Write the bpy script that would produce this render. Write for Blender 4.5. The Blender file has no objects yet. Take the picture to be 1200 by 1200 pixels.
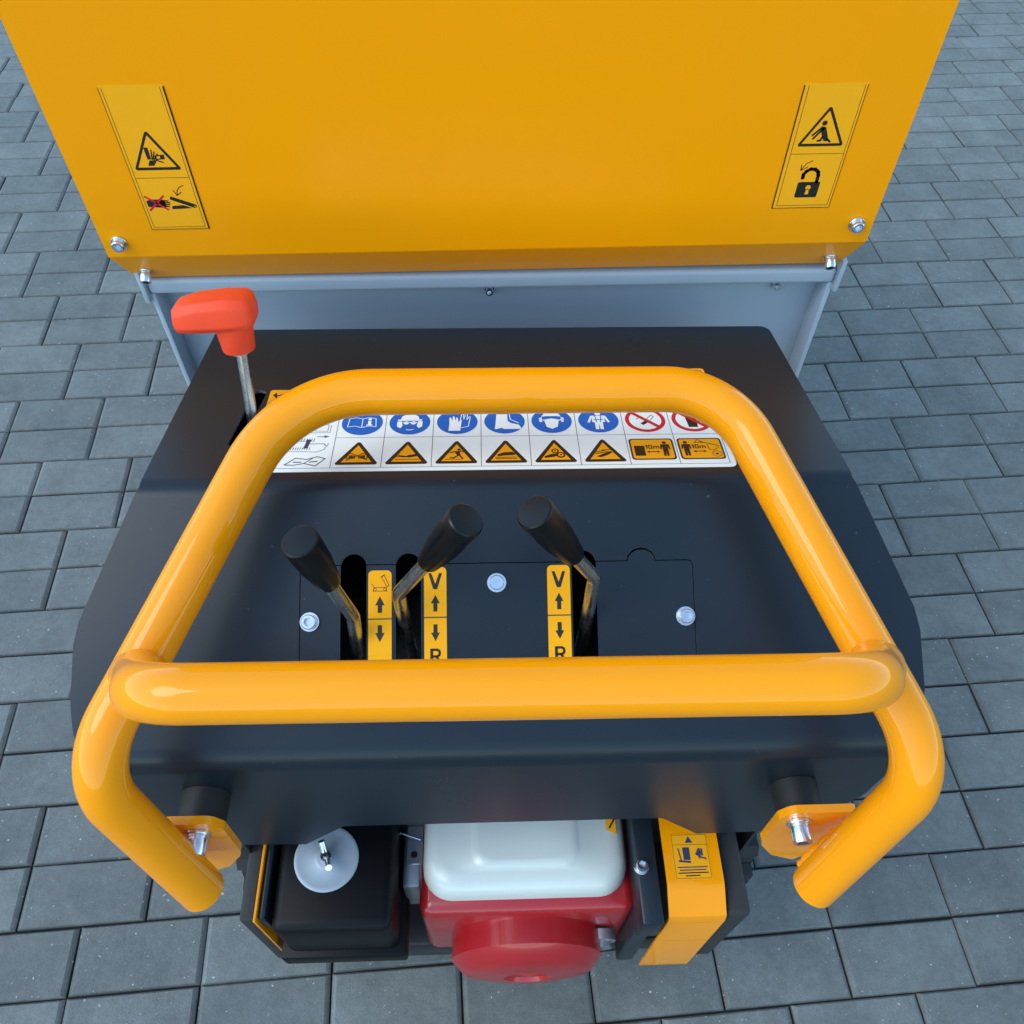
import bpy, bmesh, math, random
from mathutils import Vector as V, Matrix as M, Euler
random.seed(7)
S = bpy.context.scene
COL = S.collection
R = math.radians

# ------------------------------------------------------------------ camera
FPX = 996.5                                   # focal length in pixels of a 1200 px wide picture
PITCH, YAW, ROLL = R(52.48), R(3.04), R(-1.6)
CAM = V((-0.0154, 0.0, 1.484))
cd = bpy.data.cameras.new('camera'); cam = bpy.data.objects.new('camera', cd); COL.objects.link(cam)
cd.sensor_fit = 'HORIZONTAL'; cd.sensor_width = 36.0; cd.lens = FPX / 1200 * 36.0
cd.clip_start = 0.02; cd.clip_end = 2000
fw = V((math.sin(YAW) * math.cos(PITCH), math.cos(YAW) * math.cos(PITCH), -math.sin(PITCH)))
rt = V((math.cos(YAW), -math.sin(YAW), 0)); dn = fw.cross(rt)
r2 = math.cos(ROLL) * rt + math.sin(ROLL) * dn
d2 = -math.sin(ROLL) * rt + math.cos(ROLL) * dn
m = M((r2, -d2, -fw)).transposed().to_4x4(); m.translation = CAM
cam.matrix_world = m
S.camera = cam

# ------------------------------------------------------------------ sky, sun, exposure
SUN_EL, SUN_AZ = 51.0, 250.0                  # azimuth clockwise from +Y
w = bpy.data.worlds.new('World'); S.world = w; w.use_nodes = True
nt = w.node_tree; nt.nodes.clear()
sky = nt.nodes.new('ShaderNodeTexSky'); sky.sky_type = 'NISHITA'; sky.sun_disc = False
sky.sun_elevation = R(SUN_EL); sky.sun_rotation = R(SUN_AZ)
sky.air_density = 1.0; sky.dust_density = 0.3; sky.ozone_density = 1.2
bg = nt.nodes.new('ShaderNodeBackground'); bg.inputs['Strength'].default_value = 0.15
ow = nt.nodes.new('ShaderNodeOutputWorld')
wb = nt.nodes.new('ShaderNodeMixRGB'); wb.blend_type = 'MULTIPLY'; wb.inputs[0].default_value = 1; wb.inputs[2].default_value = (.95, 1.0, .90, 1)   # camera white balance
nt.links.new(sky.outputs[0], wb.inputs[1]); nt.links.new(wb.outputs[0], bg.inputs[0]); nt.links.new(bg.outputs[0], ow.inputs[0])
sd = bpy.data.lights.new('sun', 'SUN'); sun = bpy.data.objects.new('sun', sd); COL.objects.link(sun)
sd.energy = 0.5; sd.angle = R(32); sd.color = (0.96, 0.98, 0.93)
az, el = R(SUN_AZ), R(SUN_EL)
to_sun = V((math.sin(az) * math.cos(el), math.cos(az) * math.cos(el), math.sin(el)))
sun.rotation_euler = to_sun.to_track_quat('Z', 'Y').to_euler(); sun.location = (0, 0, 6)
vs = S.view_settings; vs.view_transform = 'Standard'; vs.look = 'None'; vs.gamma = 1; vs.exposure = 1.50
S.render.engine = 'CYCLES'

# ------------------------------------------------------------------ materials
MATS = {}
def mat(name, color, rough=0.5, metal=0.0, coat=0.0, spec=0.5, bump=0.0, bscale=400.0, vary=0.0, vscale=30.0,
        rvar=0.0, coat_rough=0.05):
    mt = bpy.data.materials.new(name); mt.use_nodes = True; MATS[name] = mt
    n = mt.node_tree; b = n.nodes['Principled BSDF']
    b.inputs['Base Color'].default_value = (*color, 1); b.inputs['Roughness'].default_value = rough
    b.inputs['Metallic'].default_value = metal; b.inputs['Coat Weight'].default_value = coat
    b.inputs['Coat Roughness'].default_value = coat_rough
    b.inputs['Specular IOR Level'].default_value = spec
    tc = n.nodes.new('ShaderNodeTexCoord')
    if vary or rvar:
        nz = n.nodes.new('ShaderNodeTexNoise'); nz.inputs['Scale'].default_value = vscale; nz.inputs['Detail'].default_value = 6
        n.links.new(tc.outputs['Object'], nz.inputs['Vector'])
        if vary:
            hs = n.nodes.new('ShaderNodeMixRGB'); hs.blend_type = 'MIX'
            hs.inputs[1].default_value = (*[c * (1 - vary) for c in color], 1)
            hs.inputs[2].default_value = (*[min(1, c * (1 + vary)) for c in color], 1)
            n.links.new(nz.outputs['Fac'], hs.inputs[0]); n.links.new(hs.outputs[0], b.inputs['Base Color'])
        if rvar:
            mr = n.nodes.new('ShaderNodeMapRange'); mr.inputs[1].default_value = .3; mr.inputs[2].default_value = .7
            mr.inputs[3].default_value = max(.02, rough - rvar); mr.inputs[4].default_value = rough + rvar
            n.links.new(nz.outputs['Fac'], mr.inputs[0]); n.links.new(mr.outputs[0], b.inputs['Roughness'])
    if bump:
        nb = n.nodes.new('ShaderNodeTexNoise'); nb.inputs['Scale'].default_value = bscale; nb.inputs['Detail'].default_value = 3
        bp = n.nodes.new('ShaderNodeBump'); bp.inputs['Strength'].default_value = bump; bp.inputs['Distance'].default_value = 0.001
        n.links.new(tc.outputs['Object'], nb.inputs['Vector']); n.links.new(nb.outputs['Fac'], bp.inputs['Height'])
        n.links.new(bp.outputs[0], b.inputs['Normal'])
    return mt

YEL = (0.98, 0.335, 0.0)
mat('skip_paint', YEL, 0.42, spec=0.05, coat=0.28, coat_rough=0.22, bump=0.10, bscale=700, vary=0.02, vscale=6, rvar=0.05)
mat('tube_paint', (0.95, 0.310, 0.0), 0.38, spec=0.08, coat=0.60, coat_rough=0.012, bump=0.06, bscale=260, vary=0.03, vscale=14)
mat('anthracite', (0.0105, 0.0175, 0.0255), 0.31, spec=0.34, bump=0.06, bscale=1500, vary=0.10, vscale=9, rvar=0.04)
def dust(name, scale, lo, hi, amount, color):
    n = MATS[name].node_tree; b = n.nodes['Principled BSDF']; src = b.inputs['Base Color'].links[0].from_socket
    tc = n.nodes.new('ShaderNodeTexCoord'); nz = n.nodes.new('ShaderNodeTexNoise'); nz.inputs['Scale'].default_value = scale; nz.inputs['Detail'].default_value = 2
    mr = n.nodes.new('ShaderNodeMapRange'); mr.inputs[1].default_value = lo; mr.inputs[2].default_value = hi; mr.inputs[4].default_value = amount
    mx = n.nodes.new('ShaderNodeMixRGB'); mx.inputs[2].default_value = (*color, 1)
    n.links.new(tc.outputs['Object'], nz.inputs['Vector']); n.links.new(nz.outputs['Fac'], mr.inputs[0]); n.links.new(mr.outputs[0], mx.inputs[0])
    n.links.new(src, mx.inputs[1]); n.links.new(mx.outputs[0], b.inputs['Base Color'])
dust('anthracite', 170, .74, .78, .22, (.22, .24, .26))
mat('anthracite_edge', (0.10, 0.11, 0.12), 0.35)
mat('grey_paint', (0.38, 0.44, 0.51), 0.40, bump=0.08, bscale=900, vary=0.04, vscale=8, rvar=0.06)
mat('zinc', (0.72, 0.76, 0.80), 0.24, metal=1.0, vary=0.04, vscale=120, rvar=0.05)
mat('steel', (0.52, 0.52, 0.52), 0.27, metal=1.0, vary=0.06, vscale=90, rvar=0.06)
mat('rubber', (0.012, 0.012, 0.013), 0.55, bump=0.2, bscale=600, vary=0.15)
mat('track_rubber', (0.022, 0.022, 0.023), 0.75, bump=0.4, bscale=250, vary=0.25, vscale=20)
mat('knob_plastic', (0.0022, 0.0024, 0.0026), 0.33, spec=0.35, bump=0.05, bscale=900, rvar=0.06, vscale=60)
mat('red_plastic', (0.90, 0.070, 0.022), 0.45, spec=0.25, bump=0.10, bscale=500, vary=0.05, vscale=40)
mat('black_paint', (0.012, 0.012, 0.013), 0.40, vary=0.2, vscale=20, rvar=0.1)
mat('engine_red', (0.38, 0.010, 0.014), 0.30, coat=0.4, vary=0.1, vscale=20)
mat('tank_white', (0.64, 0.67, 0.62), 0.30, coat=0.3, coat_rough=0.12, vary=0.03, vscale=12)
mat('filter_black', (0.003, 0.0032, 0.0040), 0.45, spec=0.18, bump=0.1, bscale=500)
mat('zinc_satin', (0.40, 0.46, 0.52), 0.50, metal=0.35, vary=0.04, vscale=40)
mat('alu', (0.45, 0.46, 0.47), 0.42, metal=0.9, vary=0.2, vscale=60)
mat('ink', (0.010, 0.009, 0.008), 0.45)
mat('ink_blue', (0.035, 0.045, 0.10), 0.45)
mat('sticker_white', (0.85, 0.93, 0.89), 0.42)
mat('sticker_yellow', (0.95, 0.395, 0.012), 0.5, spec=0.06, vary=0.02)
mat('sign_blue', (0.004, 0.13, 0.52), 0.40, spec=0.3)
mat('sign_red', (0.60, 0.008, 0.030), 0.40)

def paver_material(name, island):
    mt = bpy.data.materials.new(name); mt.use_nodes = True; MATS[name] = mt
    n = mt.node_tree; N = n.nodes; Lk = n.links; b = N['Principled BSDF']
    g = N.new('ShaderNodeNewGeometry'); pos = g.outputs['Position']
    rnd = g.outputs['Random Per Island'] if island else N.new('ShaderNodeObjectInfo').outputs['Random']
    def noise(sc, det=5, rough=.6):
        x = N.new('ShaderNodeTexNoise'); x.inputs['Scale'].default_value = sc; x.inputs['Detail'].default_value = det
        x.inputs['Roughness'].default_value = rough; Lk.new(pos, x.inputs['Vector']); return x.outputs['Fac']
    def ramp(fac, p0, p1, v0, v1):
        x = N.new('ShaderNodeMapRange'); x.inputs[1].default_value = p0; x.inputs[2].default_value = p1
        x.inputs[3].default_value = v0; x.inputs[4].default_value = v1; Lk.new(fac, x.inputs[0]); return x.outputs[0]
    def math_(op, a, c):
        x = N.new('ShaderNodeMath'); x.operation = op
        for i, q in enumerate((a, c)):
            if isinstance(q, (int, float)): x.inputs[i].default_value = q
            else: Lk.new(q, x.inputs[i])
        return x.outputs[0]
    val = math_('MULTIPLY', ramp(rnd, 0, 1, .86, 1.14), ramp(noise(9, 5), .3, .7, .80, 1.20))
    val = math_('MULTIPLY', val, ramp(noise(380, 4, .8), .25, .75, .70, 1.30))
    val = math_('MULTIPLY', val, ramp(noise(60, 5, .7), .3, .7, .84, 1.16))
    spk = ramp(noise(150, 2, .5), .705, .745, 0, .85)          # pale lime flecks
    drk = ramp(noise(310, 2, .5), .30, .27, 0, .6)          # dark pores
    mx = N.new('ShaderNodeMixRGB'); mx.blend_type = 'MULTIPLY'; mx.inputs[0].default_value = 1
    mx.inputs[1].default_value = (0.130, 0.138, 0.129, 1)
    cb = N.new('ShaderNodeCombineColor')
    for i in range(3): Lk.new(val, cb.inputs[i])
    Lk.new(cb.outputs[0], mx.inputs[2])
    m2 = N.new('ShaderNodeMixRGB'); m2.inputs[2].default_value = (.46, .48, .47, 1); Lk.new(spk, m2.inputs[0]); Lk.new(mx.outputs[0], m2.inputs[1])
    m3 = N.new('ShaderNodeMixRGB'); m3.inputs[2].default_value = (.03, .032, .034, 1); Lk.new(drk, m3.inputs[0]); Lk.new(m2.outputs[0], m3.inputs[1])
    Lk.new(m3.outputs[0], b.inputs['Base Color'])
    Lk.new(ramp(noise(25, 4), .3, .7, .50, .68), b.inputs['Roughness'])
    b.inputs['Specular IOR Level'].default_value = .5
    bp = N.new('ShaderNodeBump'); bp.inputs['Strength'].default_value = .55; bp.inputs['Distance'].default_value = .0012
    Lk.new(math_('ADD', noise(420, 4, .75), math_('MULTIPLY', noise(40, 4), 1.5)), bp.inputs['Height']); Lk.new(bp.outputs[0], b.inputs['Normal'])
    return mt
paver_material('paver_concrete', False); paver_material('paver_concrete_far', True)
mat('joint_sand', (0.012, 0.0125, 0.012), 0.95, bump=0.8, bscale=300, vary=0.4, vscale=90)

def ground_material():
    mt = bpy.data.materials.new('far_paving'); mt.use_nodes = True; MATS['far_paving'] = mt
    n = mt.node_tree; N = n.nodes; Lk = n.links; b = N['Principled BSDF']
    g = N.new('ShaderNodeNewGeometry'); br = N.new('ShaderNodeTexBrick'); br.offset = .5; br.offset_frequency = 2
    br.inputs['Color1'].default_value = (.120, .128, .119, 1); br.inputs['Color2'].default_value = (.144, .152, .142, 1)
    br.inputs['Mortar'].default_value = (.04, .04, .038, 1); br.inputs['Scale'].default_value = 1
    br.inputs['Brick Width'].default_value = .2; br.inputs['Row Height'].default_value = .1; br.inputs['Mortar Size'].default_value = .003
    Lk.new(g.outputs['Position'], br.inputs['Vector']); Lk.new(br.outputs[0], b.inputs['Base Color']); b.inputs['Roughness'].default_value = .75
ground_material()

# ------------------------------------------------------------------ mesh helpers
def link(o, parent=None):
    COL.objects.link(o)
    if parent is not None:
        o.parent = parent; o.matrix_parent_inverse = parent_world(parent).inverted()
    return o
PW = {}
def parent_world(o): return PW.get(o.name, M.Identity(4))

def mesh_obj(name, verts, faces, mats, parent=None, mi=None, smooth=None, xf=None):
    verts = [V(v) for v in verts]
    if xf is not None: verts = [xf @ v for v in verts]
    lo = V([min(v[i] for v in verts) for i in range(3)]); hi = V([max(v[i] for v in verts) for i in range(3)])
    c = (lo + hi) / 2
    me = bpy.data.meshes.new(name); me.from_pydata([tuple(v - c) for v in verts], [], faces)
    for q in (mats if isinstance(mats, (list, tuple)) else [mats]): me.materials.append(MATS[q])
    if mi: me.polygons.foreach_set('material_index', mi)
    me.update()
    if smooth is not None:
        me.polygons.foreach_set('use_smooth', [True] * len(me.polygons)); me.set_sharp_from_angle(angle=R(smooth))
    o = bpy.data.objects.new(name, me); o.location = c; PW[o.name] = M.Translation(c)
    return link(o, parent)

def bm_obj(name, bm, mats, parent=None, smooth=None, xf=None):
    bm.normal_update()
    if xf is not None: bmesh.ops.transform(bm, matrix=xf, verts=bm.verts)
    vs_ = [v.co.copy() for v in bm.verts]; bm.verts.index_update()
    fs = [[v.index for v in f.verts] for f in bm.faces]; mi = [f.material_index for f in bm.faces]
    o = mesh_obj(name, vs_, fs, mats, parent, mi, smooth); bm.free(); return o

def box_bm(bm, lo, hi, mi=0):
    x0, y0, z0 = lo; x1, y1, z1 = hi
    v = [bm.verts.new(p) for p in ((x0, y0, z0), (x1, y0, z0), (x1, y1, z0), (x0, y1, z0), (x0, y0, z1), (x1, y0, z1), (x1, y1, z1), (x0, y1, z1))]
    for f in ((3, 2, 1, 0), (4, 5, 6, 7), (0, 1, 5, 4), (1, 2, 6, 5), (2, 3, 7, 6), (3, 0, 4, 7)):
        q = bm.faces.new([v[i] for i in f]); q.material_index = mi

def box(name, lo, hi, mt, parent, bev=0.002, seg=2, xf=None):
    bm = bmesh.new(); box_bm(bm, lo, hi)
    if bev: bmesh.ops.bevel(bm, geom=list(bm.edges), offset=bev, segments=seg, affect='EDGES', profile=.5)
    return bm_obj(name, bm, mt, parent, 40, xf)

def frame_of(axis):
    a = V(axis).normalized(); h = V((0, 0, 1)) if abs(a.z) < .9 else V((1, 0, 0))
    u = h.cross(a).normalized(); return u, a.cross(u), a

def lathe(name, p0, axis, prof, mt, parent, n=32, smooth=35, xf=None):
    """prof: (distance along axis, radius) pairs"""
    u, v, a = frame_of(axis); p0 = V(p0); vs_, fs = [], []
    for h, r in prof:
        for k in range(n):
            t = 2 * math.pi * k / n; vs_.append(p0 + a * h + (u * math.cos(t) + v * math.sin(t)) * max(r, 1e-5))
    for i in range(len(prof) - 1):
        for k in range(n):
            fs.append((i * n + k, i * n + (k + 1) % n, (i + 1) * n + (k + 1) % n, (i + 1) * n + k))
    fs.append(tuple(reversed(range(n)))); fs.append(tuple((len(prof) - 1) * n + k for k in range(n)))
    return mesh_obj(name, vs_, fs, mt, parent, None, smooth, xf)

def fillet_path(pts, rad, seg=14):
    pts = [V(p) for p in pts]; out = [pts[0]]
    for i in range(1, len(pts) - 1):
        a, b, c = pts[i - 1], pts[i], pts[i + 1]
        d1 = (a - b).normalized(); d2_ = (c - b).normalized(); r = rad[i - 1] if isinstance(rad, (list, tuple)) else rad
        ang = d1.angle(d2_); tl = r / math.tan(ang / 2)
        p, q = b + d1 * tl, b + d2_ * tl
        ctr = b + (d1 + d2_).normalized() * (r / math.sin(ang / 2))
        e1, e2 = (p - ctr), (q - ctr); tot = e1.angle(e2)
        for k in range(seg + 1):
            t = k / seg
            out.append(ctr + (e1 * math.sin((1 - t) * tot) + e2 * math.sin(t * tot)) / math.sin(tot))
    out.append(pts[-1]); return out

def sweep_bm(bm, path, r, n=28, cap=True, mi=0, round_end=0.0):
    t0 = (path[1] - path[0]).normalized(); u, v, _ = frame_of(t0); rings = []
    for i, p in enumerate(path):
        t = ((path[min(i + 1, len(path) - 1)] - path[max(i - 1, 0)])).normalized()
        u = (u - t * u.dot(t)).normalized(); v = t.cross(u)
        rr = r[i] if isinstance(r, (list, tuple)) else r
        rings.append([bm.verts.new(p + (u * math.cos(2 * math.pi * k / n) + v * math.sin(2 * math.pi * k / n)) * rr) for k in range(n)])
    for a, b in zip(rings, rings[1:]):
        for k in range(n):
            f = bm.faces.new((a[k], a[(k + 1) % n], b[(k + 1) % n], b[k])); f.material_index = mi
    if cap:
        bm.faces.new(list(reversed(rings[0]))).material_index = mi; bm.faces.new(rings[-1]).material_index = mi

def resample(path, step):
    out = [path[0]]
    for a, b in zip(path, path[1:]):
        n = max(1, int((b - a).length / step))
        for k in range(1, n + 1): out.append(a.lerp(b, k / n))
    return out

def tube(name, path, r, mt, parent, n=28, cap=True, xf=None):
    bm = bmesh.new(); sweep_bm(bm, path, r, n, cap); return bm_obj(name, bm, mt, parent, 50, xf)

def rounded_poly(pts, rad, seg=6):
    """2D closed polygon with rounded corners; rad: number or list"""
    out = []; n = len(pts)
    for i in range(n):
        a, b, c = V(pts[i - 1]).to_2d(), V(pts[i]).to_2d(), V(pts[(i + 1) % n]).to_2d()
        r = rad[i] if isinstance(rad, (list, tuple)) else rad
        if r <= 0: out.append(tuple(b)); continue
        d1, d2_ = (a - b), (c - b); l1, l2 = d1.length, d2_.length; d1.normalize(); d2_.normalize()
        if l1 < 1e-9 or l2 < 1e-9: out.append(tuple(b)); continue
        ang = d1.angle(d2_); tl = min(r / math.tan(ang / 2), .49 * l1, .49 * l2); rr = tl * math.tan(ang / 2)
        p, q = b + d1 * tl, b + d2_ * tl; ctr = b + (d1 + d2_).normalized() * (rr / math.sin(ang / 2))
        e1, e2 = p - ctr, q - ctr; tot = e1.angle(e2)
        for k in range(seg + 1):
            t = k / seg; s = (e1 * math.sin((1 - t) * tot) + e2 * math.sin(t * tot)) / max(math.sin(tot), 1e-6)
            out.append(tuple(ctr + s))
    return out

def slot2d(cx, y0, y1, wd, seg=8):
    r = wd / 2; pts = []
    for k in range(seg + 1):
        t = math.pi * k / seg; pts.append((cx + r * math.cos(t), y1 - r + r * math.sin(t)))
    for k in range(seg + 1):
        t = math.pi + math.pi * k / seg; pts.append((cx + r * math.cos(t), y0 + r + r * math.sin(t)))
    return pts

def fill_poly(loops):
    """triangulated 2D polygon with holes -> (verts2d, faces)"""
    cu = bpy.data.curves.new('tmp', 'CURVE'); cu.dimensions = '2D'; cu.fill_mode = 'FRONT'
    for lp in loops:
        sp = cu.splines.new('POLY'); sp.points.add(len(lp) - 1); sp.use_cyclic_u = True
        for p, q in zip(sp.points, lp): p.co = (q[0], q[1], 0, 1)
    ob = bpy.data.objects.new('tmp', cu); COL.objects.link(ob)
    bpy.context.view_layer.update()
    me = bpy.data.meshes.new_from_object(ob.evaluated_get(bpy.context.evaluated_depsgraph_get()))
    vs_ = [tuple(v.co.xy) for v in me.vertices]; fs = [tuple(p.vertices) for p in me.polygons]
    bpy.data.objects.remove(ob); bpy.data.curves.remove(cu); bpy.data.meshes.remove(me)
    return vs_, fs

def sheet(name, loops, thick, fmap, mats, parent, cuts=(), xf=None):
    """flat sheet with holes; fmap(x, v, depth) -> 3D point; depth 0 is the outer face. cuts: v lines to split at."""
    vs_, fs = fill_poly(loops); bm = bmesh.new()
    bv = [bm.verts.new((x, y, 0)) for x, y in vs_]
    for f in fs: bm.faces.new([bv[i] for i in f])
    bmesh.ops.remove_doubles(bm, verts=bm.verts, dist=1e-6)
    for c in cuts:
        bmesh.ops.bisect_plane(bm, geom=list(bm.verts) + list(bm.edges) + list(bm.faces), plane_co=(0, c, 0), plane_no=(0, 1, 0), dist=1e-6)
    bm.normal_update()
    for f in bm.faces:
        if f.normal.z < 0: f.normal_flip()
    bm.verts.index_update()
    n = len(bm.verts); co = [v.co.copy() for v in bm.verts]
    top = [[v.index for v in f.verts] for f in bm.faces]
    rim = []
    for e in bm.edges:
        if len(e.link_faces) == 1:
            f = e.link_faces[0]; lp = [l for l in f.loops if l.edge == e][0]
            a, b = lp.vert.index, lp.link_loop_next.vert.index; rim.append((a, b))
    bm.free()
    P = [fmap(c.x, c.y, 0) for c in co] + [fmap(c.x, c.y, thick) for c in co]
    F = top + [[i + n for i in reversed(f)] for f in top] + [[b, a, a + n, b + n] for a, b in rim]
    mi = [0] * (2 * len(top)) + [1 if len(mats) > 1 else 0] * len(rim)
    return mesh_obj(name, P, F, mats, parent, mi, None, xf)

# bolts: shared meshes
BOLT = {}
def bolt_mesh(kind, rw, rh, hh, socket=True):
    if kind in BOLT: return BOLT[kind]
    bm = bmesh.new()
    def ring(r, z, n=24): return [bm.verts.new((r * math.cos(2 * math.pi * k / n), r * math.sin(2 * math.pi * k / n), z)) for k in range(n)]
    def band(a, b):
        for k in range(len(a)): bm.faces.new((a[k], a[(k + 1) % len(a)], b[(k + 1) % len(b)], b[k]))
    tw = rw * .20
    A = [ring(rw, 0), ring(rw, tw * .8), ring(rw * .97, tw), ring(rh * 1.12, tw), ring(rh * 1.12, tw * 1.9), ring(rh, tw * 1.9), ring(rh, tw * 1.9 + hh * .85), ring(rh * .90, tw * 1.9 + hh)]
    zt = tw * 1.9 + hh
    if socket:
        n = 24; hx = []
        for k in range(n):
            t = 2 * math.pi * k / n; q = t % (math.pi / 3) - math.pi / 6; hx.append(rh * .54 / math.cos(q))
        A.append([bm.verts.new((hx[k] * math.cos(2 * math.pi * k / n), hx[k] * math.sin(2 * math.pi * k / n), zt)) for k in range(n)])
        A.append([bm.verts.new((hx[k] * math.cos(2 * math.pi * k / n), hx[k] * math.sin(2 * math.pi * k / n), zt - hh * .95)) for k in range(n)])
    for a, b in zip(A, A[1:]): band(a, b)
    bm.faces.new(A[-1]); bm.faces.new(list(reversed(A[0])))
    bm.normal_update(); me = bpy.data.meshes.new(kind); bm.to_mesh(me); bm.free()
    me.materials.append(MATS['zinc']); me.polygons.foreach_set('use_smooth', [True] * len(me.polygons)); me.set_sharp_from_angle(angle=R(35))
    BOLT[kind] = me; return me
def bolt(parent, pos, axis, kind='m8', xf=None, name='bolt', spin=0.0):
    dims = {'m6': (.0062, .005, .006), 'm8': (.0088, .0066, .0075), 'm8low': (.0088, .0066, .005), 'm8long': (.0078, .0062, .011), 'm12': (.0118, .0090, .0150), 'm5': (.0055, .004, .004)}[kind]
    o = bpy.data.objects.new(name, bolt_mesh(kind, *dims))
    mw = M.Translation(V(pos)) @ V(axis).to_track_quat('Z', 'Y').to_matrix().to_4x4() @ M.Rotation(spin or random.random() * 6, 4, 'Z')
    if xf is not None: mw = xf @ mw
    PW[o.name] = mw; link(o, parent); o.matrix_basis = mw
    return o

# flat printed labels ------------------------------------------------
class Label:
    def __init__(s, O, U, W, thick=.0003):
        s.O, s.U, s.W = V(O), V(U).normalized(), V(W).normalized(); s.N = s.U.cross(s.W); s.t = thick
        s.v, s.f, s.mi, s.mats = [], [], [], []
    def _m(s, k):
        if k not in s.mats: s.mats.append(k)
        return s.mats.index(k)
    def poly(s, pts, mt, layer=0):
        b = len(s.v); h = s.t + layer * .00010
        s.v += [s.O + s.U * p[0] + s.W * p[1] + s.N * h for p in pts]
        area = sum(pts[i - 1][0] * pts[i][1] - pts[i][0] * pts[i - 1][1] for i in range(len(pts)))
        idx = list(range(b, b + len(pts))); s.f.append(idx if area > 0 else idx[::-1]); s.mi.append(s._m(mt))
    def rrect(s, x0, y0, x1, y1, r, mt, layer=0): s.poly(rounded_poly([(x0, y0), (x1, y0), (x1, y1), (x0, y1)], r, 5), mt, layer)
    def circle(s, c, r, mt, layer, n=36): s.poly([(c[0] + r * math.cos(2 * math.pi * k / n), c[1] + r * math.sin(2 * math.pi * k / n)) for k in range(n)], mt, layer)
    def line(s, pts, wd, mt, layer, closed=False):
        q = [V(p).to_2d() for p in pts]; q = q + [q[0]] if closed else q
        for a, b in zip(q, q[1:]):
            d = b - a
            if d.length < 1e-7: continue
            d.normalize(); nn = V((-d.y, d.x)) * wd / 2; e = d * wd * .25
            s.poly([tuple(a - e - nn), tuple(b + e - nn), tuple(b + e + nn), tuple(a - e + nn)], mt, layer)
    def tri(s, c, wd, layer, scale=1.0, skew=0.0):
        h = wd * .866; x, y = c
        s.poly(rounded_poly([(x - wd / 2, y), (x + wd / 2, y), (x, y + h)], wd * .05, 4), 'ink', layer)
        b = wd * .085; s.poly([(x - wd / 2 + b * 1.9, y + b), (x + wd / 2 - b * 1.9, y + b), (x, y + h - b * 1.95)], 'sticker_yellow', layer + 1)
    def arrow(s, x, y0, y1, wd, mt, layer):
        d = 1 if y1 > y0 else -1; h = wd * .95
        s.poly([(x - wd * .23, y0), (x + wd * .23, y0), (x + wd * .23, y1 - d * h), (x + wd / 2, y1 - d * h), (x, y1), (x - wd / 2, y1 - d * h), (x - wd * .23, y1 - d * h)], mt, layer)
    def build(s, name, parent, base=None, base_mat=None, xf=None):
        if base:
            b = len(s.v); s.v += [s.O + s.U * p[0] + s.W * p[1] + s.N * s.t for p in base] + [s.O + s.U * p[0] + s.W * p[1] + s.N * .00005 for p in base]
            n = len(base); k = s._m(base_mat)
            s.f.append(list(range(b, b + n))); s.mi.append(k)
            for i in range(n): s.f.append([b + i, b + n + i, b + n + (i + 1) % n, b + (i + 1) % n]); s.mi.append(k)
        return mesh_obj(name, s.v, s.f, s.mats, parent, s.mi, None, xf)

def prop(o, label=None, cat=None, kind=None, group=None):
    if label: o['label'] = label
    if cat: o['category'] = cat
    if kind: o['kind'] = kind
    if group: o['group'] = group

# ================================================================== PAVING
g = mesh_obj('ground', [(-300, -300, -.022), (300, -300, -.022), (300, 300, -.022), (-300, 300, -.022)], [(0, 1, 2, 3)], 'far_paving')
prop(g, 'wide grey paved yard stretching away around the machine', 'ground', 'structure')
PAV_ROT = R(3.109); PO = V((-1.1661, -0.3558)); CM = V((CAM.x, CAM.y))
def pav_xy(u, l):
    q = V((u * .2, l * .1)) - PO; c, s = math.cos(PAV_ROT), math.sin(PAV_ROT)
    return CM.x + c * q.x - s * q.y, CM.y + s * q.x + c * q.y
bed_c = [pav_xy(u, l) for u, l in ((-32, -18), (24, -18), (24, 64), (-32, 64))]
bed = mesh_obj('pavement', [(x, y, -.0085) for x, y in bed_c] + [(x, y, -.018) for x, y in bed_c], [(0, 1, 2, 3), (0, 4, 5, 1), (1, 5, 6, 2), (2, 6, 7, 3), (3, 7, 4, 0)], 'joint_sand')
prop(bed, 'pavement of grey concrete block pavers laid in paired offset rows', 'pavement', 'structure')

def paver_geo(jx=0.0, jy=0.0):
    hx, hy, c, z = .0985, .0487, .0042, 0.0
    v = [(-hx, -hy, -.06), (hx, -hy, -.06), (hx, hy, -.06), (-hx, hy, -.06), (-hx, -hy, -.0048), (hx, -hy, -.0048), (hx, hy, -.0048), (-hx, hy, -.0048)]
    cx_, cy_ = .0070, .0030
    v += [(-hx + cx_ * .5, -hy + cy_ * .5, -.0020), (hx - cx_ * .5, -hy + cy_ * .5, -.0020), (hx - cx_ * .5, hy - cy_ * .5, -.0020), (-hx + cx_ * .5, hy - cy_ * .5, -.0020)]
    v += [(-hx + cx_, -hy + cy_, 0), (hx - cx_, -hy + cy_, 0), (hx - cx_, hy - cy_, 0), (-hx + cx_, hy - cy_, 0)]
    f = [(12, 13, 14, 15)]
    for o in (0, 4, 8):
        for k in range(4): f.append((o + k, o + (k + 1) % 4, o + 4 + (k + 1) % 4, o + 4 + k))
    return v, f
pv, pf = paver_geo()
pme = bpy.data.meshes.new('paver'); pme.from_pydata(pv, [], pf); pme.materials.append(MATS['paver_concrete'])
def to_px(p):
    q = V(p) - CAM; z = q.dot(fw)
    if z < .05: return None
    return 600 + FPX * q.dot(r2) / z, 600 + FPX * q.dot(d2) / z
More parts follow.
